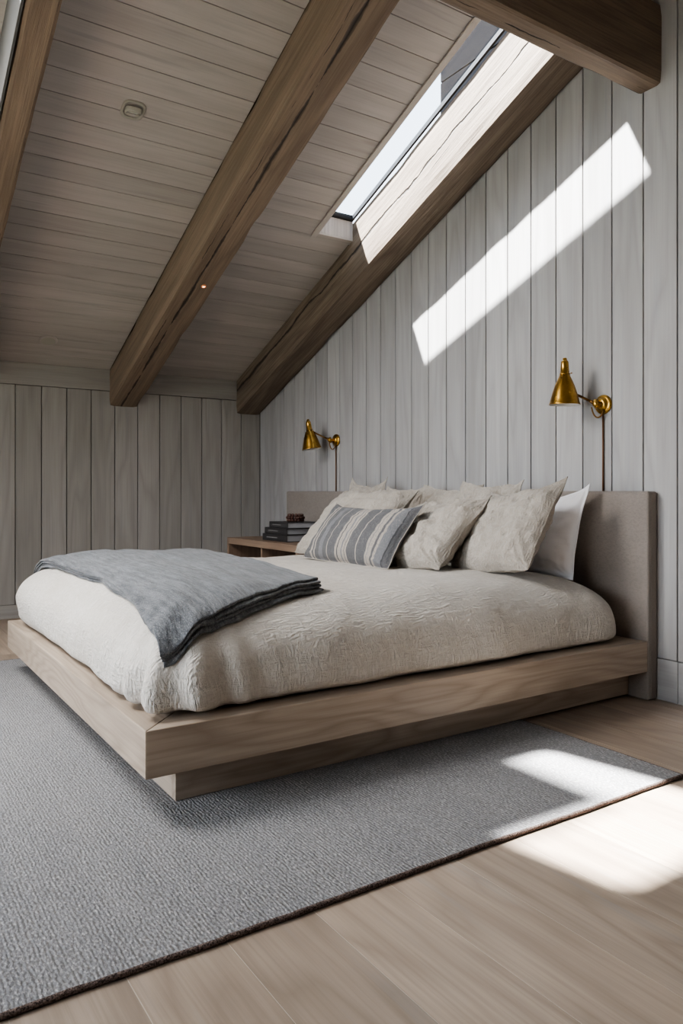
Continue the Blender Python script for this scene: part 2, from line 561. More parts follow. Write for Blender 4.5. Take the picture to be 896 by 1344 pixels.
# unseen side and front walls, the side wall with a large window opening
WIN = (.6, 5.2, .35, 1.95)
mb = MB()
mb.box(XL - .15, XL, YF - .15, WIN[0], -.1, 4.3); mb.box(XL - .15, XL, WIN[1], YK + .15, -.1, 2.3)
mb.box(XL - .15, XL, WIN[0], WIN[1], -.1, WIN[2]); mb.box(XL - .15, XL, WIN[0], WIN[1], WIN[3], 4.3)
struct(mb.build('wall_left', M['plaster']))
mb = MB()
mb.box(XL - .15, XW + .15, YF - .15, YF, -.1, 4.3)
struct(mb.build('wall_front', M['plaster_dark']))

# ceiling planks following the slope, between the rafters
random.seed(23)
mb = MB()
PW = .1345
bays = [(XL, RAFT[0][0]), (RAFT[0][1], RAFT[1][0]), (RAFT[1][1], RAFT[2][0])]
g = .0023
for bi, (bx0, bx1) in enumerate(bays):
    y = YK
    while y > YR:
        y1, y0 = y, max(y - PW, YR)
        segs = [(y0, y1)]
        sk = SK2 if bi == 0 else SK1 if bi == 2 else None
        if sk:
            cuts = sorted({y0, y1} | {c for c in (sk[2] - .0, sk[3] + .04) if y0 < c < y1})
            segs = list(zip(cuts[:-1], cuts[1:]))
        pid = random.random()
        off = Vector([random.uniform(0, 60) for _ in range(3)])
        for (a, b) in segs:
            m = (a + b) / 2
            if sk and sk[2] < m < sk[3] + .04:
                if bi == 0:
                    mb.slab(bx0, sk[0] - .04, a + g, b - g, WC, WC + .02, pid=pid, off=off)
                else:
                    mb.slab(bx0, sk[0] - .04, a + g, b - g, WC, WC + .02, pid=pid, off=off)
            else:
                mb.slab(bx0, bx1, a + g, b - g, WC, WC + .02, pid=pid, off=off)
        y -= PW
# roof build-up above with the two openings
def hole_slab(mb, x0, x1, y0, y1, holes, w0, w1, mi):
    xs = sorted({x0, x1} | {h[0] for h in holes} | {h[1] for h in holes})
    ys = sorted({y0, y1} | {h[2] for h in holes} | {h[3] for h in holes})
    for a, b in zip(xs[:-1], xs[1:]):
        for c, d in zip(ys[:-1], ys[1:]):
            mx_, my_ = (a + b) / 2, (c + d) / 2
            if any(h[0] < mx_ < h[1] and h[2] < my_ < h[3] for h in holes):
                continue
            mb.slab(a, b, c, d, w0, w1, mi=mi)
H1 = (SK1[0] - .107, SK1[1], SK1[2] - .022, SK1[3] + .022)
H2 = (SK2[0] - .022, SK2[1], SK2[2] - .022, SK2[3] + .022)
hole_slab(mb, XL - .15, RAFT[2][0], YR, YK + .3, [H1, H2], WC + .02, WC + .13, 1)
# other slope of the roof
for k in range(31):
    a = YR - (k + 1) * PW; b = YR - k * PW
    wv = 2 * SLOPE * YR
    mb.slab(XL, XW, a + g, b - g, WC - wv, WC - wv + .02, sl=-SLOPE)
mb.slab(XL - .15, XW + .15, YF - .3, YR, WC - 2 * SLOPE * YR + .02, WC - 2 * SLOPE * YR + .13, sl=-SLOPE, mi=1)
struct(mb.build('ceiling', [M['ceil'], M['gap']]))

# skylights: reveal boards, thin black sash and a pane
def skylight(idx, sk, splay, right_board):
    x0, x1, y0, y1 = sk
    xt = x0 - splay
    root = bpy.data.objects.new('window_%d' % idx, None)
    COL.objects.link(root); struct(root)
    mb = MB()
    # lower reveal in narrow boards, then left and upper reveals
    n = max(4, int((x1 - x0) / .024))
    for k in range(n):
        a = x0 + (x1 - x0) * k / n; b = x0 + (x1 - x0) * (k + 1) / n
        mb.slab(a + .0006, b - .0006, y1, y1 + .02, WC, WC + .125, axis=2)
    P = []
    for w_, xa in ((WC, x0), (WC + .125, xt)):
        for (a, b) in ((xa - .02, y0 - .02), (xa, y0 - .02), (xa, y1 + .02), (xa - .02, y1 + .02)):
            P.append((a, b, w_ - SLOPE * b))
    mb.hexa(P, axis=1)
    mb.slab(xt, x1, y0 - .02, y0, WC, WC + .125)
    if splay:
        mb.slab(xt, x0, y1, y1 + .02, WC + .02, WC + .125)
    if right_board:
        m2 = MB(); m2.slab(x1 - .012, x1 - .001, YR + .3, YK - .01, WB + .002, WC + .125, axis=1)
        m2.build('lining_board', M['greyboard'], root)
    mb.build('reveal', M['ceil'], root)
    mb = MB()
    mb.slab(x0 - .042, x0, y0 - .02, y1 + .042, WC - .012, WC, axis=1)
    mb.slab(x0, x1, y1, y1 + .042, WC - .012, WC, axis=0)
    mb.build('trim_board', M['ceil'], root, bevel=.002, bseg=1)
    mb = MB()
    fw = .016
    wa, wb = WC + .128, WC + .158
    mb.slab(xt - .02, xt + .004, y0 - .02, y1 + .02, wa, wb); mb.slab(x1 - fw, x1, y0 - .02, y1 + .02, wa, wb)
    mb.slab(xt + .004, x1 - fw, y0 - .02, y0 + fw, wa, wb); mb.slab(xt + .004, x1 - fw, y1 - fw, y1 + .02, wa, wb)
    mb.build('sash', M['black'], root)
    mb = MB()
    mb.slab(xt + .004, x1 - fw, y0 + fw, y1 - fw, wa + .012, wa + .016)
    mb.build('pane', M['glass'], root)
    return root
skylight(1, SK1, .085, False)
skylight(2, SK2, 0, True)

# side window
root = bpy.data.objects.new('window_3', None); COL.objects.link(root); struct(root)
mb = MB()
y0, y1, z0, z1 = WIN
for a in (y0, (2 * y0 + y1) / 3, (y0 + 2 * y1) / 3, y1 - .05):
    mb.box(XL - .1, XL - .04, a, a + .05, z0, z1, axis=2)
mb.box(XL - .1, XL - .04, y0, y1, z0, z0 + .05, axis=1); mb.box(XL - .1, XL - .04, y0, y1, z1 - .05, z1, axis=1)
mb.build('window_frame', M['black'], root)
mb = MB(); mb.box(XL - .075, XL - .069, y0 + .05, y1 - .05, z0 + .05, z1 - .05); mb.build('pane', M['glass'], root)


# ------------------------------------------------------------------ beams
def beam(name, A, B, wdir, hdir, w, h, label, mats, seed, crack_mat=None, rough=.004, parent=None, n=90):
    """rough-sawn beam from A to B; cross-section w (along wdir) by h (along hdir), A/B at section corner"""
    A, B = Vector(A), Vector(B)
    wdir, hdir = Vector(wdir), Vector(hdir)
    L = (B - A).length
    m = 6
    ring = []
    for k in range(m):
        ring.append((1 - k / m, 1, k / m * w))
    for k in range(m):
        ring.append((0, 1 - k / m, w + k / m * h))
    for k in range(m):
        ring.append((k / m, 0, w + h + k / m * w))
    for k in range(m + 1):
        ring.append((1, k / m, 2 * w + h + k / m * h))
    mb = MB()
    rows, gcs = [], []
    for i in range(n + 1):
        t = i / n
        c = A.lerp(B, t)
        row, gr = [], []
        for (a, b, pc) in ring:
            p = c + wdir * (a * w) + hdir * (b * h)
            da = noise.noise(Vector((t * L * 2.2, a * 1.3 + seed, b * 1.3))) * rough
            db = noise.noise(Vector((t * L * 2.2, a * 1.3 + 7 + seed, b * 1.3))) * rough
            corner = (a in (0, 1)) and (b in (0, 1))
            if corner:
                q = .007 + .010 * max(0, noise.noise(Vector((t * L * 4, a * 3 + seed, b * 5))))
                da += q * (1 if a == 0 else -1); db += q * (1 if b == 0 else -1)
            p = p + wdir * da + hdir * db
            row.append(p)
            gr.append(Vector((t * L, pc, seed)))
        rows.append(row); gcs.append(gr)
    mb.grid(rows, gcs=gcs)
    c = len(ring)
    mb.f.append(list(range(c))); mb.mi.append(0)
    mb.f.append([n * c + k for k in range(c)][::-1]); mb.mi.append(0)
    o = mb.build(name, mats, smooth=False)
    tag(o, label, 'beam', 'exposed timber ceiling beams')
    return o


def rafter(i, x0, x1, wtop, label, seed, mat):
    yA, yB = YK - .002, YR + .1
    return beam('rafter', (x0, yA, zc(yA, WB)), (x0, yB, zc(yB, WB)), (1, 0, 0), (0, 0, 1), x1 - x0, wtop - WB, label, mat, seed)

rafter(0, RAFT[0][0], RAFT[0][1], WC + .018, 'brown timber rafter at the left edge, left of the recessed ceiling spotlight', 1.0, M['beam'])
rafter(1, RAFT[1][0], RAFT[1][1], WC + .018, 'brown timber rafter in the middle of the ceiling, dark split along its edge', 2.0, M['beam'])
rafter(2, RAFT[2][0] + .0, RAFT[2][1] - .002, WC + .125, 'timber rafter against the headboard wall, its cracked face sunlit below the skylight', 3.0, M['beam_pale'])
o = beam('tie_beam', (XL, 2.16, 2.955), (XW - .002, 2.16, 2.955), (0, 1, 0), (0, 0, 1), .135, .385,
         'heavy horizontal timber beam at the top right, meeting the headboard wall', M['beam'], 4.0, n=120)

# ------------------------------------------------------------------ outside: building seen through the skylight, added unseen chimney
mb = MB()
z = 2.2
for zt in (3.9, 4.46, 5.0, 5.6, 6.2, 6.8):
    mb.box(4.2, 6.0, -.5, 4.85, z + .006, zt - .006, axis=1)
    z = zt
mb.box(4.215, 5.99, -.49, 4.84, 0, 6.78, mi=1)
tag(mb.build('neighbouring_building', [M['clad'], M['gap']], loc=(5.1, 2.2, 0)), 'dark grey board clad upper storey outside the skylight above the headboard wall', 'building')
mb = MB()  # unseen chimney, added to cut a corner off the floor sun patch
mb.box(-1.45, -.76, 3.77, 4.45, zc(4.45, WC + .1), 5.0, axis=2)
mb.box(-1.49, -.74, 3.75, 4.49, 5.0, 5.06, axis=2)
struct(mb.build('added_chimney', M['clad']))
mb = MB(); mb.box(-40, 40, -40, 40, -3.2, -3.0)
struct(mb.build('ground', M['ground']))

# ------------------------------------------------------------------ rug
RX0, RX1, RY0, RY1, RT = -1.2, 2.435, 1.535, 4.75, .013
def wav(t, s):
    return .006 * noise.noise(Vector((t * 1.7, s, 0))) + .003 * noise.noise(Vector((t * 7, s + 5, 0)))
root = thing('area_rug', 'large grey woven rug with dark brown edge under the bed', 'rug', ((RX0 + RX1) / 2, (RY0 + RY1) / 2, 0))
rl = Vector(root.location)
mb = MB()
rows = []
nx, ny = 90, 80
for j in range(ny + 1):
    row = []
    for i in range(nx + 1):
        u, v = i / nx, j / ny
        x = RX0 + (RX1 - RX0) * u; y = RY0 + (RY1 - RY0) * v
        e0 = wav(x, 1.0) * (1 - v); e1 = wav(y, 3.0) * u
        row.append(Vector((x + e1, y + e0, RT)) - rl)
    rows.append(row)
mb.grid(rows)
mb.build('pile', M['rug'], root, recalc=False)
mb = MB()
def edge_pts(side, n=160):
    P = []
    for i in range(n + 1):
        t = i / n
        if side == 0: x = RX0 + (RX1 - RX0) * t; P.append((x, RY0 + wav(x, 1.0), 0))
        if side == 1: y = RY0 + (RY1 - RY0) * t; P.append((RX1 + wav(y, 3.0), y + wav(RX1, 1.0) * (1 - t), 0))
        if side == 2: x = RX0 + (RX1 - RX0) * t; P.append((x, RY1, 0))
        if side == 3: y = RY0 + (RY1 - RY0) * t; P.append((RX0, y, 0))
    return P
for sd in range(4):
    P = [Vector(p) - rl + Vector((0, 0, .0072)) for p in edge_pts(sd)]
    P = [p + Vector((0, 0, .0012 * noise.noise(Vector((k * .6, sd, 0))))) for k, p in enumerate(P)]
    mb.tube(P, [.0068 + .0008 * noise.noise(Vector((k * 1.3, sd, 4))) for k in range(len(P))], seg=10)
mb.build('binding', M['bind'], root, smooth=True)

# ------------------------------------------------------------------ bed
PX0, PX1, PY0, PY1, PZ0, PZ1 = .741, 3.18, 2.182, 4.477, .141, .286
bed = thing('platform_bed', 'low oak platform bed with tall taupe upholstered headboard', 'bed', (1.95, 3.33, 0))
bl = Vector(bed.location)
def bpart(mb, name, mat, **k):
    mb.v = [p - bl for p in mb.v]
    return mb.build(name, mat, bed, **k)
bw = .30
def mitred(y_out, y_in, label=None):
    mb = MB()
    P = [(PX0, y_out), (PX1, y_out), (PX1, y_in), (PX0 + bw, y_in)]
    if y_out > y_in:
        P = [P[0], P[3], P[2], P[1]]
    mb.hexa([(a, b, PZ0) for a, b in P] + [(a, b, PZ1) for a, b in P], axis=0)
    return mb
e = .0006
bpart(mitred(PY0, PY0 + bw - e), 'side_rail', M['oak'], bevel=.003)
bpart(mitred(PY1, PY1 - bw + e), 'side_rail', M['oak'], bevel=.003)
mb = MB()
P = [(PX0, PY0 + e * 2), (PX0 + bw - e, PY0 + bw + e), (PX0 + bw - e, PY1 - bw - e), (PX0, PY1 - e * 2)]
mb.hexa([(a, b, PZ0) for a, b in P] + [(a, b, PZ1) for a, b in P], axis=1)
bpart(mb, 'foot_rail', M['oak'], bevel=.003)
mb = MB(); mb.box(PX0 + bw, PX1, PY0 + bw, PY1 - bw, PZ0 + .02, PZ1 - .004); bpart(mb, 'deck', M['oak'])
mb = MB()
bx0, bx1, by0, by1 = .872, 3.178, 2.284, 4.375
zb = RT + .001
tk = .03
mb.box(bx0, bx1, by0, by0 + tk, zb, PZ0, axis=0); mb.box(bx0, bx1, by1 - tk, by1, zb, PZ0, axis=0)
mb.box(bx0, bx0 + tk, by0 + tk, by1 - tk, zb, PZ0, axis=1)
bpart(mb, 'plinth', M['oak'], bevel=.002)
HY0, HY1 = 2.178, 5.70
mb = MB(); mb.box(PX1, XW - .006, HY0, HY1, .004, 1.0, axis=1)
hb = bpart(mb, 'headboard', M['head'], bevel=.012, bseg=4)
for f in hb.data.polygons:
    f.use_smooth = True
mb = MB()
xs_ = PX1 + .022
mb.tube([Vector(p) - bl for p in ((xs_, HY0 - .0005, .02), (xs_, HY0 - .0005, .5), (xs_, HY0 - .0005, .99))], .0016, 6)
mb.tube([Vector(p) - bl for p in ((xs_, HY0 + .01, 1.0003), (xs_, 4, 1.0003), (xs_, HY1 - .01, 1.0003))], .0016, 6)
sm = mb.build('seam', M['head'], hb)

# ------------------------------------------------------------------ duvet
DX0, DX1, DY0, DY1 = .765, 3.135, 2.225, 4.45
DZ0, DH = PZ1 + .004, .318
cx, cy = (DX0 + DX1) / 2, (DY0 + DY1) / 2
hx, hy = (DX1 - DX0) / 2, (DY1 - DY0) / 2

def rrect(n, hx, hy, rc):
    """n points around a rounded rectangle, equally spaced by length"""
    L = [2 * (hx - rc), math.pi * rc / 2, 2 * (hy - rc), math.pi * rc / 2] * 2
    L[4] = L[0]; L[6] = L[2]
    tot = 2 * (L[0] + L[2]) + 4 * L[1]
    P = []
    for k in range(n):
        s = tot * k / n
        # start: bottom edge going +x
        segs = [('l', (-hx + rc, -hy), (1, 0), 2 * (hx - rc)), ('a', (hx - rc, -hy + rc), -90), ('l', (hx, -hy + rc), (0, 1), 2 * (hy - rc)),
                ('a', (hx - rc, hy - rc), 0), ('l', (hx - rc, hy), (-1, 0), 2 * (hx - rc)), ('a', (-hx + rc, hy - rc), 90),
                ('l', (-hx, hy - rc), (0, -1), 2 * (hy - rc)), ('a', (-hx + rc, -hy + rc), 180)]
        for sg in segs:
            ln = sg[3] if sg[0] == 'l' else math.pi * rc / 2
            if s <= ln:
                if sg[0] == 'l':
                    P.append((sg[1][0] + sg[2][0] * s, sg[1][1] + sg[2][1] * s))
                else:
                    a = R(sg[2]) + s / rc
                    P.append((sg[1][0] + rc * math.cos(a), sg[1][1] + rc * math.sin(a)))
                break
            s -= ln
        else:
            P.append(P[-1])
    return P

NR = 520
prof = []          # (inset, z fraction, t)
prof += [(.055, .0), (.022, .012), (.006, .05)]
nn = 44
for k in range(nn + 1):
    th = math.pi / 2 * k / nn
    pw = 2 / 2.35
    prof.append((.43 * (1 - math.cos(th) ** pw) * .92, .10 + .88 * math.sin(th) ** pw))
last = prof[-1][0]
for k in range(1, 46):
    t = k / 45
    prof.append((last + (hy - last - .012) * t, .98 + .02 * math.sin(t * math.pi / 2)))
mb = MB()
rows = []
for (ins, zf) in prof:
    ax, ay = hx - ins * 1.0, hy - ins
    if ins > last:
        f = (ins - last) / (hy - last)
        ax = hx - last - (hx - last) * f * .985
        ay = hy - last - (hy - last) * f * .985
    rc = min(.17, ax * .9, ay * .9)
    ring = rrect(NR, ax, ay, rc)
    row = []
    for k, (a, b) in enumerate(ring):
        x, y = cx + a, cy + b
        z = DZ0 + DH * zf
        row.append(Vector((x, y, z)))
    rows.append(row)
def g2(x, y, x0, y0, sx, sy):
    return math.exp(-((x - x0) / sx) ** 2 - ((y - y0) / sy) ** 2)
out = []
for i, row in enumerate(rows):
    r2 = []
    zf = prof[i][1]
    side = max(0.0, 1 - max(0, prof[i][0]) / .35)
    for k, p in enumerate(row):
        q = p.copy()
        d = Vector((q.x - cx, q.y - cy, 0))
        ex = abs(d.x) / hx; ey = abs(d.y) / hy
        nx_ = Vector((math.copysign(ex ** 6, d.x), math.copysign(ey ** 6, d.y), 0))
        nx_ = nx_.normalized() if nx_.length > 1e-6 else Vector((0, 0, 0))
        # large soft billows
        n1 = noise.noise(Vector((q.x * 2.1, q.y * 2.1, q.z * 2)))
        n2 = noise.noise(Vector((q.x * 5.5, q.y * 5.5, q.z * 4)) + Vector((9, 3, 1)))
        n3 = fbm((q.x * 13, q.y * 13, q.z * 7), 3)
        atr = min(1, (1.0 - zf) * 1.2 + .25)
        q += nx_ * (side * (.012 * n1 + .009 * n2 + .004 * n3) - side * .014 * (1 - zf))
        q.z += (.010 * n1 + .005 * n2 + .0018 * n3) * min(1, zf * 1.3)
        # wavy lower hem lifts slightly off the platform
        if zf < .12:
            hem = .5 + .5 * noise.noise(Vector((q.x * 3.3, q.y * 3.3, 5)))
            q.z += .010 * hem * (zf < .08)
            q -= nx_ * .018 * noise.noise(Vector((q.x * 2.7, q.y * 2.7, 8)))
        # gathered folds at the foot corner facing the camera
        cxn, cyn = DX0, DY0
        dc = math.hypot(q.x - cxn, q.y - cyn)
        wgt = math.exp(-(dc / .30) ** 2) * (1 - zf) ** .5 if zf < 1 else 0
        ang = math.atan2(q.y - (cyn + .34), q.x - (cxn + .34))
        fold = math.sin(ang * 15 + zf * 2.2)
        fold = math.copysign(abs(fold) ** .7, fold)
        q += nx_ * wgt * .030 * fold
        # the corner is pulled out and down into a soft ear
        ear = math.exp(-((q.x - (DX0 + .05)) / .13) ** 2 - ((q.y - DY0) / .15) ** 2) * max(0, 1 - zf * 1.15)
        q += Vector((-.02, -.022, -.004)) * ear * (1 if zf > .02 else .4)
        ear2 = math.exp(-((q.x - (DX0 + .02)) / .05) ** 2 - ((q.y - (DY0 + .13)) / .035) ** 2) * max(0, 1 - zf)
        q += Vector((.035, .02, 0)) * ear2
        # crown rises gently toward the middle; sags at the near foot
        q.z += .03 * g2(q.x, q.y, 1.15, 3.8, .6, .8) * zf
        fc = g2(q.x, q.y, DX0, DY1, .45, .55)
        q.z += .075 * fc * zf * (1 - zf) * 4 * .6
        q += nx_ * .035 * fc * min(1, zf * 3) * side
        # head end: pressed in toward the platform side, puffy top
        r2.append(q)
    out.append(r2)
for row in out:
    for q in row:
        q.x = min(q.x, 3.168)
        q.z = max(q.z, DZ0 - .002)
mb.grid(out, closed_u=True)
b0 = len(mb.v) - NR
mb.f.append([b0 + k for k in range(NR)]); mb.mi.append(0)
duvet = mb.build('duvet', M['duvet'], smooth=True, loc=(cx, cy, DZ0))
tag(duvet, 'cream crinkled linen duvet covering the platform bed', 'duvet')
bvh = BVHTree.FromPolygons([tuple(v) for v in mb.v], mb.f)

def top(x, y):
    h = bvh.ray_cast(Vector((x, y, 2)), Vector((0, 0, -1)))
    return h[0].z if h[0] else PZ1

# ------------------------------------------------------------------ throw blanket, folded in four layers
def interp(t, pts):
    for (a, b), (c, d) in zip(pts[:-1], pts[1:]):
        if t <= c:
            f = (t - a) / (c - a)
            f = f * f * (3 - 2 * f) if False else f
            return b + (d - b) * f
    return pts[-1][1]
def warp(k, n, L):
    ends = (0, .0006, .0022, .0055)
    if k <= 3:
        return ends[k] / L
    if n - k <= 3:
        return 1 - ends[n - k] / L
    return .0055 / L + (1 - .011 / L) * (k - 3) / (n - 6)
mb = MB()
NA, NB = 150, 70
layers = 4
LT = .0105
for ly in range(layers):
    lift0 = .004 + ly * (LT + .0012)
    shr = (layers - 1 - ly)
    topr, botr = [], []
    for j in range(NB + 1):
        b = warp(j, NB, 1.1)
        tr_, br_ = [], []
        near = interp(b, [(0, 2.292), (.12, 2.30), (.35, 2.36), (.7, 2.47), (1, 2.565)]) + .012 * noise.noise(Vector((b * 4, ly * 3.1, 1))) + .006 * (ly % 2) - .010 * shr * b
        far = 4.42 - .06 * b
        for i in range(NA + 1):
            a = warp(i, NA, 2.1)
            y = near + (far - near) * a
            xf = interp(a, [(0, .825), (.12, .855), (.3, .905), (.5, .93), (.75, .90), (1, .865)]) + .014 * noise.noise(Vector((a * 6, ly * 2.0, 4))) + .004 * shr
            xh = interp(a, [(0, 1.585), (.5, 1.64), (1, 1.72)]) + .012 * noise.noise(Vector((a * 4, ly, 9)))
            x = xf + (xh - xf) * b
            z = top(x, y)
            wr = .008 * noise.noise(Vector((x * 7.5, y * 1.6, 2 + ly * .25))) + .004 * noise.noise(Vector((x * 17, y * 4, 5 + ly * .3)))
            ridge = .010 * math.exp(-((x - 1.28 - .05 * math.sin(y * 2.2)) / .035) ** 2) * (.5 + .5 * noise.noise(Vector((y * 1.5, 3, 3))))
            zz = z + lift0 + LT + max(0, wr + .005) + (ridge if ly >= 2 else 0) + .004 * abs(noise.noise(Vector((a * 9, ly * 5, b * 9)))) * ly * .4
            ed = (0, .55, .85, 1)[min(3, i, NA - i, j, NB - j)]
            mid = zz - LT / 2
            tr_.append(Vector((x, y, mid + LT / 2 * ed)))
            br_.append(Vector((x, y, mid - LT / 2 * ed)))
        topr.append(tr_); botr.append(br_)
    mb.grid(topr, flip=True)
    mb.grid(botr)
throw = mb.build('throw_blanket', M['throw'], smooth=True, loc=(1.25, 3.35, .62), recalc=False)
tag(throw, 'charcoal blue heathered throw folded across the foot of the bed', 'blanket')
wd = throw.modifiers.new('weld', 'WELD'); wd.merge_threshold = .0002

# ------------------------------------------------------------------ cushions and pillows
def cushion(name, loc, w, h, t, lean, yaw, mat, label, cat, seed, group=None, n=64, flange=0.0, pinch=.07, wrinkle=1.0, roll=0, slump=.12, ear=.0, bend=0.0, seamcol=None, drop=.004):
    mb = MB()
    def srf(u, v, sgn):
        fl = flange
        uu = max(-1, min(1, u / (1 - fl))); vv = max(-1, min(1, v / (1 - fl)))
        e = max(0, (1 - abs(uu) ** 2.4)) * max(0, (1 - abs(vv) ** 2.4))
        th = t / 2 * e ** .5
        y = w / 2 * u * (1 - pinch * (1 - v * v) * abs(u))
        z = h / 2 * v * (1 - pinch * (1 - u * u) * abs(v))
        # weight settles to the bottom
        th *= 1 - slump * v
        z += -.02 * (1 - v) * (1 - u * u) * .3
        # dog-ears and sagging top edge
        z -= .022 * (1 - u * u) * max(0, v) ** 2 * (1 + .6 * noise.noise(Vector((u * 2, seed, 2))))
        z += ear * (abs(u) ** 6) * max(0, v) ** 6
        # wrinkles
        s = seed * 7.3
        wr = 0
        if th > 0:
            k = 1 - min(1, e * 1.1)
            a1 = noise.noise(Vector((u * 2.2 + s, v * 2.2, sgn * 3)))
            a2 = noise.noise(Vector((u * 5 + s, v * 5 + 3, sgn * 3)))
            # radiating creases from the corners
            cu, cv = 1 - abs(u), 1 - abs(v)
            an = math.atan2(cv + .02, cu + .02)
            rd = math.hypot(cu, cv)
            cr = math.sin(an * 17 + 4 * noise.noise(Vector((u * 3 + s, v * 3, 8)))) * math.exp(-(rd / .42) ** 2)
            hor = noise.noise(Vector((u * 2.0 + s, v * 11, 11 + sgn)))
            a3 = noise.noise(Vector((u * 9 + s, v * 6 + 5, sgn * 3 + 2)))
            wr = wrinkle * (.012 * a1 + .010 * a2 + .0075 * cr + .006 * hor * (1 - abs(v)) + .0045 * a3) * min(1, th / .03)
        # soft wavy edge
        edge = max(abs(u), abs(v)) ** 8
        off = edge * .009 * wrinkle * noise.noise(Vector((u * 3.1 + s, v * 3.1, 20)))
        z += edge * .006 * wrinkle * noise.noise(Vector((u * 4.1 + s, v * 4.1, 31)))
        x = -sgn * (th + .0022 + wr * (1 if sgn > 0 else .6)) + off + bend * (v * .5 + .5) ** 2 - bend * .4 * abs(u) ** 2
        return Vector((x, y, z + h / 2))
    for sgn in (1, -1):
        rows = []
        for i in range(n + 1):
            v = -math.cos(math.pi * i / n) * .55 + (-1 + 2 * i / n) * .45
            rows.append([srf(-math.cos(math.pi * j / n) * .55 + (-1 + 2 * j / n) * .45, v, sgn) for j in range(n + 1)])
        mb.grid(rows, flip=(sgn > 0))
    # closing seam strip
    def per(sgn):
        P = []
        f = lambda i: -math.cos(math.pi * i / n) * .55 + (-1 + 2 * i / n) * .45
        for i in range(n): P.append(srf(f(i), -1, sgn))
        for i in range(n): P.append(srf(1, f(i), sgn))
        for i in range(n): P.append(srf(-f(i), 1, sgn))
        for i in range(n): P.append(srf(-1, -f(i), sgn))
        return P
    A, B = per(1), per(-1)
    mb.grid([A, B], closed_u=True)
    o = mb.build(name, mat, smooth=True)
    o.location = loc
    o.rotation_euler = (R(roll), R(lean), R(yaw))
    if label:
        tag(o, label, cat, group)
    if seamcol:
        m2 = MB()
        pts = [(a + b) / 2 for a, b in zip(A, B)]
        pts.append(pts[0])
        m2.tube(pts, .0028, 6)
        m2.build('piping', seamcol, o, smooth=True)
    return o

G1 = 'natural linen cushions along the headboard'
def put(x, y, sink=.002):
    return (x, y, max(top(x, y + d) for d in (-.2, -.1, 0, .1, .2)) - sink)
cushion('cushion', put(2.27, 3.445), .82, .385, .17, 37, 1, M['stripe'],
        'long lumbar cushion with grey and cream stripes, in front of the other pillows', 'cushion', 1, flange=.015, pinch=.05, wrinkle=.55, slump=.15, ear=.02, seamcol=M['linen'])
cushion('cushion', put(2.405, 3.06), .54, .50, .195, 47, -4, M['linen'],
        'natural linen cushion right of the striped cushion, overlapping the cushion nearest the camera', 'cushion', 2, G1, flange=.012, wrinkle=1.7, ear=.02, roll=-5, pinch=.05)
cushion('cushion', put(2.605, 2.67), .55, .505, .185, 36, -6, M['linen'],
        'natural linen square cushion nearest the camera, leaning in front of the white pillow', 'cushion', 3, G1, flange=.012, wrinkle=1.6, ear=.04, roll=-8, pinch=.05)
cushion('cushion', put(2.42, 3.83), .72, .575, .22, 46, 3, M['linen'],
        'large natural linen cushion behind the striped cushion, farthest left on the bed', 'cushion', 4, G1, flange=.012, wrinkle=1.3, pinch=.05, slump=.1)
cushion('pillow', put(2.985, 2.755), .59, .455, .15, 15, 0, M['white'],
        'plain white pillow standing against the headboard at the right', 'pillow', 5, flange=.05, wrinkle=.7, ear=.04)
G2 = 'linen pillows standing against the headboard'
cushion('pillow', put(2.86, 3.06), .48, .495, .08, 20, 0, M['linen'],
        'linen pillow peeking out above the cushion nearest the camera, beside the white pillow', 'pillow', 6, G2, flange=.06, wrinkle=1.5)
cushion('pillow', put(2.95, 3.46), .54, .495, .13, 17, 0, M['linen'],
        'linen pillow against the headboard seen above the middle linen cushion', 'pillow', 7, G2, flange=.06, wrinkle=1.5)
cushion('pillow', put(2.97, 3.93), .43, .495, .13, 16, 0, M['linen'],
        'linen pillow against the headboard seen above the right end of the striped cushion', 'pillow', 8, G2, flange=.06, wrinkle=1.5)
cushion('pillow', put(2.95, 4.345), .40, .525, .11, 17, 4, M['linen'],
        'linen pillow farthest from the camera, its crumpled corner above the large left cushion', 'pillow', 9, G2, flange=.06, wrinkle=1.6, ear=.03)

# ------------------------------------------------------------------ nightstand
NX0, NX1, NY0, NY1, NZ = 2.60, 3.178, 4.50, 5.65, .625
ns = thing('nightstand', 'low open wooden nightstand beyond the bed in the corner', 'nightstand', ((NX0 + NX1) / 2, (NY0 + NY1) / 2, 0))
nl = Vector(ns.location)
def npart(name, *bx, axis=1, **k):
    mb = MB(); mb.box(*bx, axis=axis); mb.v = [p - nl for p in mb.v]
    return mb.build(name, M['stand'], ns, bevel=.002, **k)
npart('top_panel', NX0, NX1, NY0, NY1 - .032, NZ - .05, NZ)
npart('side_panel', NX0, NX1, NY1 - .031, NY1, 0, NZ, axis=2)
npart('side_panel', NX0, NX1, NY0, NY0 + .03, 0, NZ - .051, axis=2)
npart('divider', NX0 + .02, NX1 - .03, 5.07, 5.095, .31, NZ - .051, axis=2)
npart('shelf', NX0 + .01, NX1 - .03, NY0 + .031, NY1 - .032, .28, .309)
npart('back_panel', NX1 - .028, NX1 - .004, NY0 + .031, NY1 - .032, .05, NZ - .051)

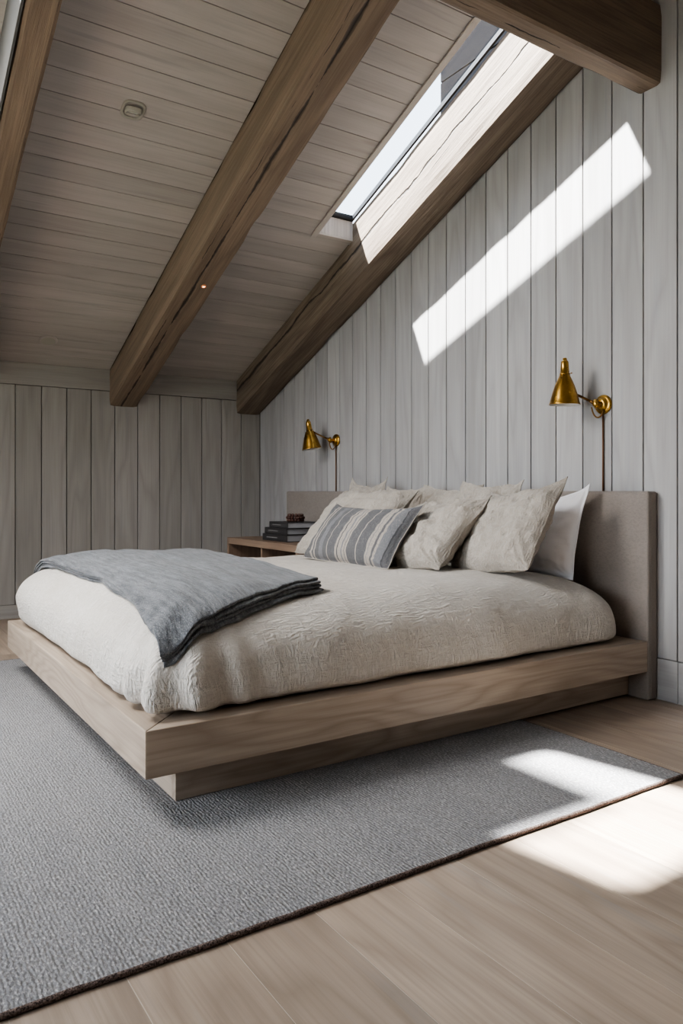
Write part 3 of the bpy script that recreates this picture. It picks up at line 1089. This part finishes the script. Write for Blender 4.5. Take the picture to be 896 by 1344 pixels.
# books: spine toward -x side, fore-edge visible at the right
def book(loc, lx, ly, hz, yaw, label):
    r = thing('book', label, 'book', loc, 'stacked dark books on the nightstand')
    r.rotation_euler = (0, 0, R(yaw))
    c = .004
    mb = MB()
    mb.box(-lx / 2, lx / 2, -ly / 2, ly / 2, 0, c)
    mb.box(-lx / 2, lx / 2, -ly / 2, ly / 2, hz - c, hz)
    mb.box(-lx / 2, -lx / 2 + c, -ly / 2, ly / 2, c, hz - c)
    mb.build('cover', M['cover'], r, bevel=.001, bseg=1)
    mb = MB(); mb.box(-lx / 2 + c, lx / 2 - .006, -ly / 2 + .005, ly / 2 - .005, c, hz - c)
    mb.build('pages', M['pages'], r)
    mb = MB()
    random.seed(int(hz * 10000))
    y = ly * .32
    while y > -ly * .1:
        d = random.uniform(.006, .016)
        mb.box(-lx / 2 - .0006, -lx / 2 + .0004, y - d, y, hz * .45, hz * .57); y -= d + .004
    mb.build('spine_marking', M['print'], r)
    return r
bxc, byc = 2.845, 5.02
book((bxc, byc, NZ + .0005), .30, .36, .052, 2, 'black covered book at the bottom of the stack on the nightstand')
book((bxc + .005, byc - .005, NZ + .0535), .29, .35, .046, 0, 'black covered book in the middle of the stack on the nightstand')
book((bxc + .01, byc - .03, NZ + .1005), .27, .33, .044, -4, 'dark grey book on top of the stack, under the string of beads')
# bead string coiled on the books
mb = MB()
zt = NZ + .1455
for ring_, (rr, zz, nb) in enumerate(((.055, .012, 15), (.06, .031, 16), (.05, .049, 13))):
    for k in range(nb):
        a = 2 * math.pi * k / nb + ring_ * .2
        c = Vector((bxc + .005 + rr * math.cos(a), byc - .055 + rr * math.sin(a) * 1.15, zt + zz))
        mb.lathe([(.0002, -.0115), (.006, -.0098), (.010, -.0055), (.0115, 0), (.010, .0055), (.006, .0098), (.0002, .0115)], 10, mat=Matrix.Translation(c))
tag(mb.build('bead_string', M['bead'], smooth=True, loc=(bxc + .005, byc - .055, zt)), 'coiled string of dark brown beads lying on the book stack', 'beads')

# ------------------------------------------------------------------ wall lamps
def aim(d):
    return Vector((0, 0, 1)).rotation_difference(Vector(d).normalized()).to_matrix().to_4x4()
def lamp(y0, z0, neck, rim_z, top_off, label, droop):
    """backplate at (XW, y0, z0); shade rim centre; neck = where the arm meets the shade"""
    r = thing('wall_lamp', label, 'lamp', (XW, y0, z0), 'brass swing-arm reading lamps')
    O = Vector((XW, y0, z0))
    loc = lambda p: Vector(p) - O
    # backplate
    mb = MB()
    mt = Matrix.Translation((-.0005, 0, 0)) @ aim((-1, 0, 0))
    mb.lathe([(.050, 0), (.051, .004), (.049, .010), (.040, .014), (.034, .015), (.032, .024), (.024, .030), (.0001, .032)], 40, mat=mt)
    mb.build('backplate', M['brass'], r, smooth=True).modifiers.new('b', 'BEVEL').limit_method = 'ANGLE'
    # pivot
    mb = MB()
    mb.lathe([(.013, .028), (.013, .055), (.016, .057), (.016, .072), (.011, .078), (.0001, .079)], 24, mat=aim((-1, 0, 0)))
    mb.lathe([(.0001, -.022), (.011, -.021), (.011, .021), (.0001, .022)], 20, mat=Matrix.Translation((-.062, 0, 0)) @ aim((0, 0.2, 1)))
    mb.build('pivot', M['brass'], r, smooth=True)
    # shade
    rc = Vector((neck[0], neck[1], rim_z))
    ax = Vector(top_off).normalized()
    mt = Matrix.Translation(rc - O) @ aim(ax)
    prof = [(.078, .0), (.080, .001), (.0775, .006), (.070, .032), (.061, .065), (.051, .097), (.039, .125), (.029, .146), (.0245, .156)]
    inner = [(.0765, .001), (.069, .032), (.060, .064), (.049, .096), (.037, .124), (.022, .150), (.0001, .152)]
    mb = MB(); mb.lathe(prof, 48, mat=mt, cap=False)
    sh = mb.build('shade', M['brass'], r, smooth=True)
    mb = MB(); mb.lathe(inner, 48, mat=mt, cap=False); mb.build('lining', M['lining'], sh, smooth=True)
    mb = MB()
    mb.lathe([(.0245, .156), (.0265, .157), (.0265, .160), (.0235, .163), (.0205, .205), (.0185, .222), (.016, .226), (.0115, .228), (.011, .238), (.008, .242), (.0001, .243)], 32, mat=mt)
    mb.build('socket', M['brass'], r, smooth=True)
    # switch key
    mb = MB()
    kd = Vector((0.0, -1, 0.0))
    base = rc - O + ax * .158 + kd * .022
    mb.tube([base, base + kd * .012, base + kd * .020], .0022, 8)
    mb.lathe([(.0001, -.005), (.0035, -.003), (.0035, .003), (.0001, .005)], 10, mat=Matrix.Translation(base + kd * .021) @ aim(kd))
    mb.build('switch', M['dbrass'], r, smooth=True)
    # arm
    st = Vector((-.062, 0, .0))
    en = Vector(neck) - O
    dirn = (en - st).normalized()
    mb = MB()
    mb.tube([st, st.lerp(en, .5), en], .0062, 12)
    mb.tube([en - dirn * .03, en - dirn * .012, en], [.0085, .0095, .009], 12)
    mb.tube([st, st + dirn * .02, st + dirn * .034], [.011, .010, .008], 12)
    mb.build('arm', M['dbrass'], r, smooth=True)
    # knuckle between arm and shade
    mb = MB()
    mb.lathe([(.0001, -.012), (.010, -.011), (.010, .011), (.0001, .012)], 16, mat=Matrix.Translation(en) @ aim((1, .1, 0)))
    mb.build('knuckle', M['brass'], r, smooth=True)
    # cord loop
    P = []
    for k in range(25):
        t = k / 24
        a = math.pi * (1.05 * t)
        P.append(Vector((-.045 + .03 * t, .028 * math.cos(a) + .012, -.012 - droop * math.sin(a))))
    mb = MB(); mb.tube(P, .0042, 8)
    mb.build('cord', M['dbrass'], r, smooth=True)
    mb = MB()
    zlo = .9 - z0
    mb.tube([(-.0075, -.001, -.03), (-.0075, -.001, (zlo - .03) / 2), (-.0075, -.001, zlo)], .0048, 10)
    mb.build('conduit', M['cord'], r, smooth=True)
    return r
lamp(2.490, 1.448, (3.095, 2.605, 1.530), 1.447, (-.006, -.012, 1), 'brass wall lamp above the right end of the headboard, the larger one in view', .055)
lamp(5.02, 1.407, (3.10, 5.135, 1.478), 1.337, (-.10, .10, 1), 'brass wall lamp above the nightstand, near the corner', .06)

# shade axis passes beside the arm's knuckle: see lamp(); ceiling fixtures follow
nrm = Vector((0, -SLOPE, -1)).normalized()     # points down into the room
def ceil_mat(x, y):
    p = Vector((x, y, zc(y)))
    zax = nrm; xax = Vector((1, 0, 0)); yax = zax.cross(xax)
    m = Matrix((xax, yax, zax)).transposed().to_4x4()
    return Matrix.Translation(p) @ m
def sq_ring(h, r, n=40, pw=3.2):
    P = []
    for k in range(n):
        a = 2 * math.pi * k / n
        c, s = math.cos(a), math.sin(a)
        q = (abs(c) ** pw + abs(s) ** pw) ** (-1 / pw)
        P.append(Vector((r * q * c, r * q * s, h)))
    return P
r = thing('ceiling_spotlight', 'small recessed swivel spotlight in the sloped ceiling', 'light', (0, 0, 0))
r.matrix_world = ceil_mat(1.258, 3.905)
mb = MB()
mb.grid([sq_ring(0.0002, .062), sq_ring(.006, .061), sq_ring(.008, .056), sq_ring(.007, .047), sq_ring(.001, .044)], closed_u=True)
mb.build('trim_ring', M['enamel'], r, smooth=True)
mb = MB()
mt = Matrix.Rotation(R(32), 4, 'X')
rowsb = [[mt @ p for p in sq_ring(h, rr, pw=2.6)] for rr, h in ((.043, -.004), (.043, .012), (.040, .020), (.034, .021), (.031, .012))]
mb.grid(rowsb, closed_u=True)
mb.build('swivel_cup', M['enamel'], r, smooth=True)
mb = MB()
ring = [mt @ p for p in sq_ring(.011, .033, pw=2.6)]
mb.v += ring; mb.gc += ring; mb.pid += [0.5] * len(ring); mb.f.append(list(range(len(ring)))); mb.mi.append(0)
mb.build('lens', M['lens'], r)

r = thing('ceiling_downlight', 'flat round ceiling fixture low on the slope near the back wall', 'light', (0, 0, 0))
r.matrix_world = ceil_mat(1.283, 6.02)
mb = MB()
mb.lathe([(.068, .0002), (.068, .004), (.062, .008), (.052, .008)], 40, cap=False); mb.build('rim', M['ceil'], r, smooth=True)
mb = MB(); mb.lathe([(.052, .0075), (.03, .0075), (.0001, .0075)], 40, cap=False); mb.build('cover', M['enamel'], r)

r = thing('rafter_glint', 'tiny glowing copper spot standing in for a glint under the middle rafter', 'light', (2.0, 4.72, zc(4.72, WB)))  # made-up glowing fitting in place of a warm glint on the timber
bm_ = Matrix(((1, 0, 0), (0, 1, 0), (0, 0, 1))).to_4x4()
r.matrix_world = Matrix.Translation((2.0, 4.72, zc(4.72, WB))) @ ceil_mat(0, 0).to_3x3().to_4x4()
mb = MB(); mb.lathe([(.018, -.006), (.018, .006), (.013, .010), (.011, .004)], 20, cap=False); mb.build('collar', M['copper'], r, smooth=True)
mb = MB(); mb.lathe([(.011, .004), (.007, .008), (.0001, .009)], 16, cap=False); mb.build('glint_core', M['glint_core'], r, smooth=True)

# ------------------------------------------------------------------ light
sun = bpy.data.lights.new('sun', 'SUN')
sun.energy = 75.0; sun.angle = R(1.3); sun.color = (1.0, .965, .915)
so = bpy.data.objects.new('sun', sun); COL.objects.link(so)
so.rotation_euler = SUN.to_track_quat('-Z', 'Y').to_euler()

W = bpy.data.worlds.new('sky'); S.world = W; W.use_nodes = True
nt = W.node_tree; nt.nodes.clear()
wo = nt.nodes.new('ShaderNodeOutputWorld'); bg = nt.nodes.new('ShaderNodeBackground')
tc = nt.nodes.new('ShaderNodeTexCoord'); sp = nt.nodes.new('ShaderNodeSeparateXYZ'); rp = nt.nodes.new('ShaderNodeValToRGB')
nt.links.new(tc.outputs['Generated'], sp.inputs[0]); nt.links.new(sp.outputs[2], rp.inputs[0])
e = rp.color_ramp.elements
e[0].position = .0; e[0].color = (.90, .94, .98, 1)
e[1].position = .9; e[1].color = (.66, .80, 1.0, 1)
nt.links.new(rp.outputs[0], bg.inputs[0]); bg.inputs[1].default_value = 3.4
nt.links.new(bg.outputs[0], wo.inputs[0])

def area(name, loc, direction, sx, sy, power, color, portal=False):
    l = bpy.data.lights.new(name, 'AREA'); l.shape = 'RECTANGLE'; l.size = sx; l.size_y = sy
    l.energy = power; l.color = color
    if portal:
        l.cycles.is_portal = True
    o = bpy.data.objects.new(name, l); COL.objects.link(o)
    o.location = loc
    o.rotation_euler = Vector(direction).to_track_quat('-Z', 'Y').to_euler()
    return o
wl = area('window_light', (XL + .05, 2.5, 1.35), (1, -.05, -.45), 3.4, 1.1, 36, (.86, .93, 1.0))  # added area lamp inside the side window, boosts its daylight
wl.data.spread = R(95)
rl_ = area('bed_fill_light', (-.3, 3.75, 2.82), (1, -.22, -1.3), 1.0, 1.3, 62, (1.0, .985, .97))  # added fill lamp below the unseen ceiling, brightens the bed; no opening there
rl_.data.spread = R(120)

# ------------------------------------------------------------------ camera
cam = bpy.data.cameras.new('camera')
cam.sensor_fit = 'AUTO'; cam.sensor_width = 36
cam.lens = 985 / 1344 * 36
cam.shift_y = -27 / 1344
cam.clip_start = .02
co = bpy.data.objects.new('camera', cam); COL.objects.link(co)
co.location = (0, 0, 1.0)
co.rotation_euler = (R(90), 0, R(-33.37))
S.camera = co

S.view_settings.view_transform = 'AgX'
S.view_settings.look = 'AgX - Medium High Contrast'
S.view_settings.exposure = 0.25
S.cycles.use_denoising = True
S.cycles.max_bounces = 10
S.cycles.diffuse_bounces = 6
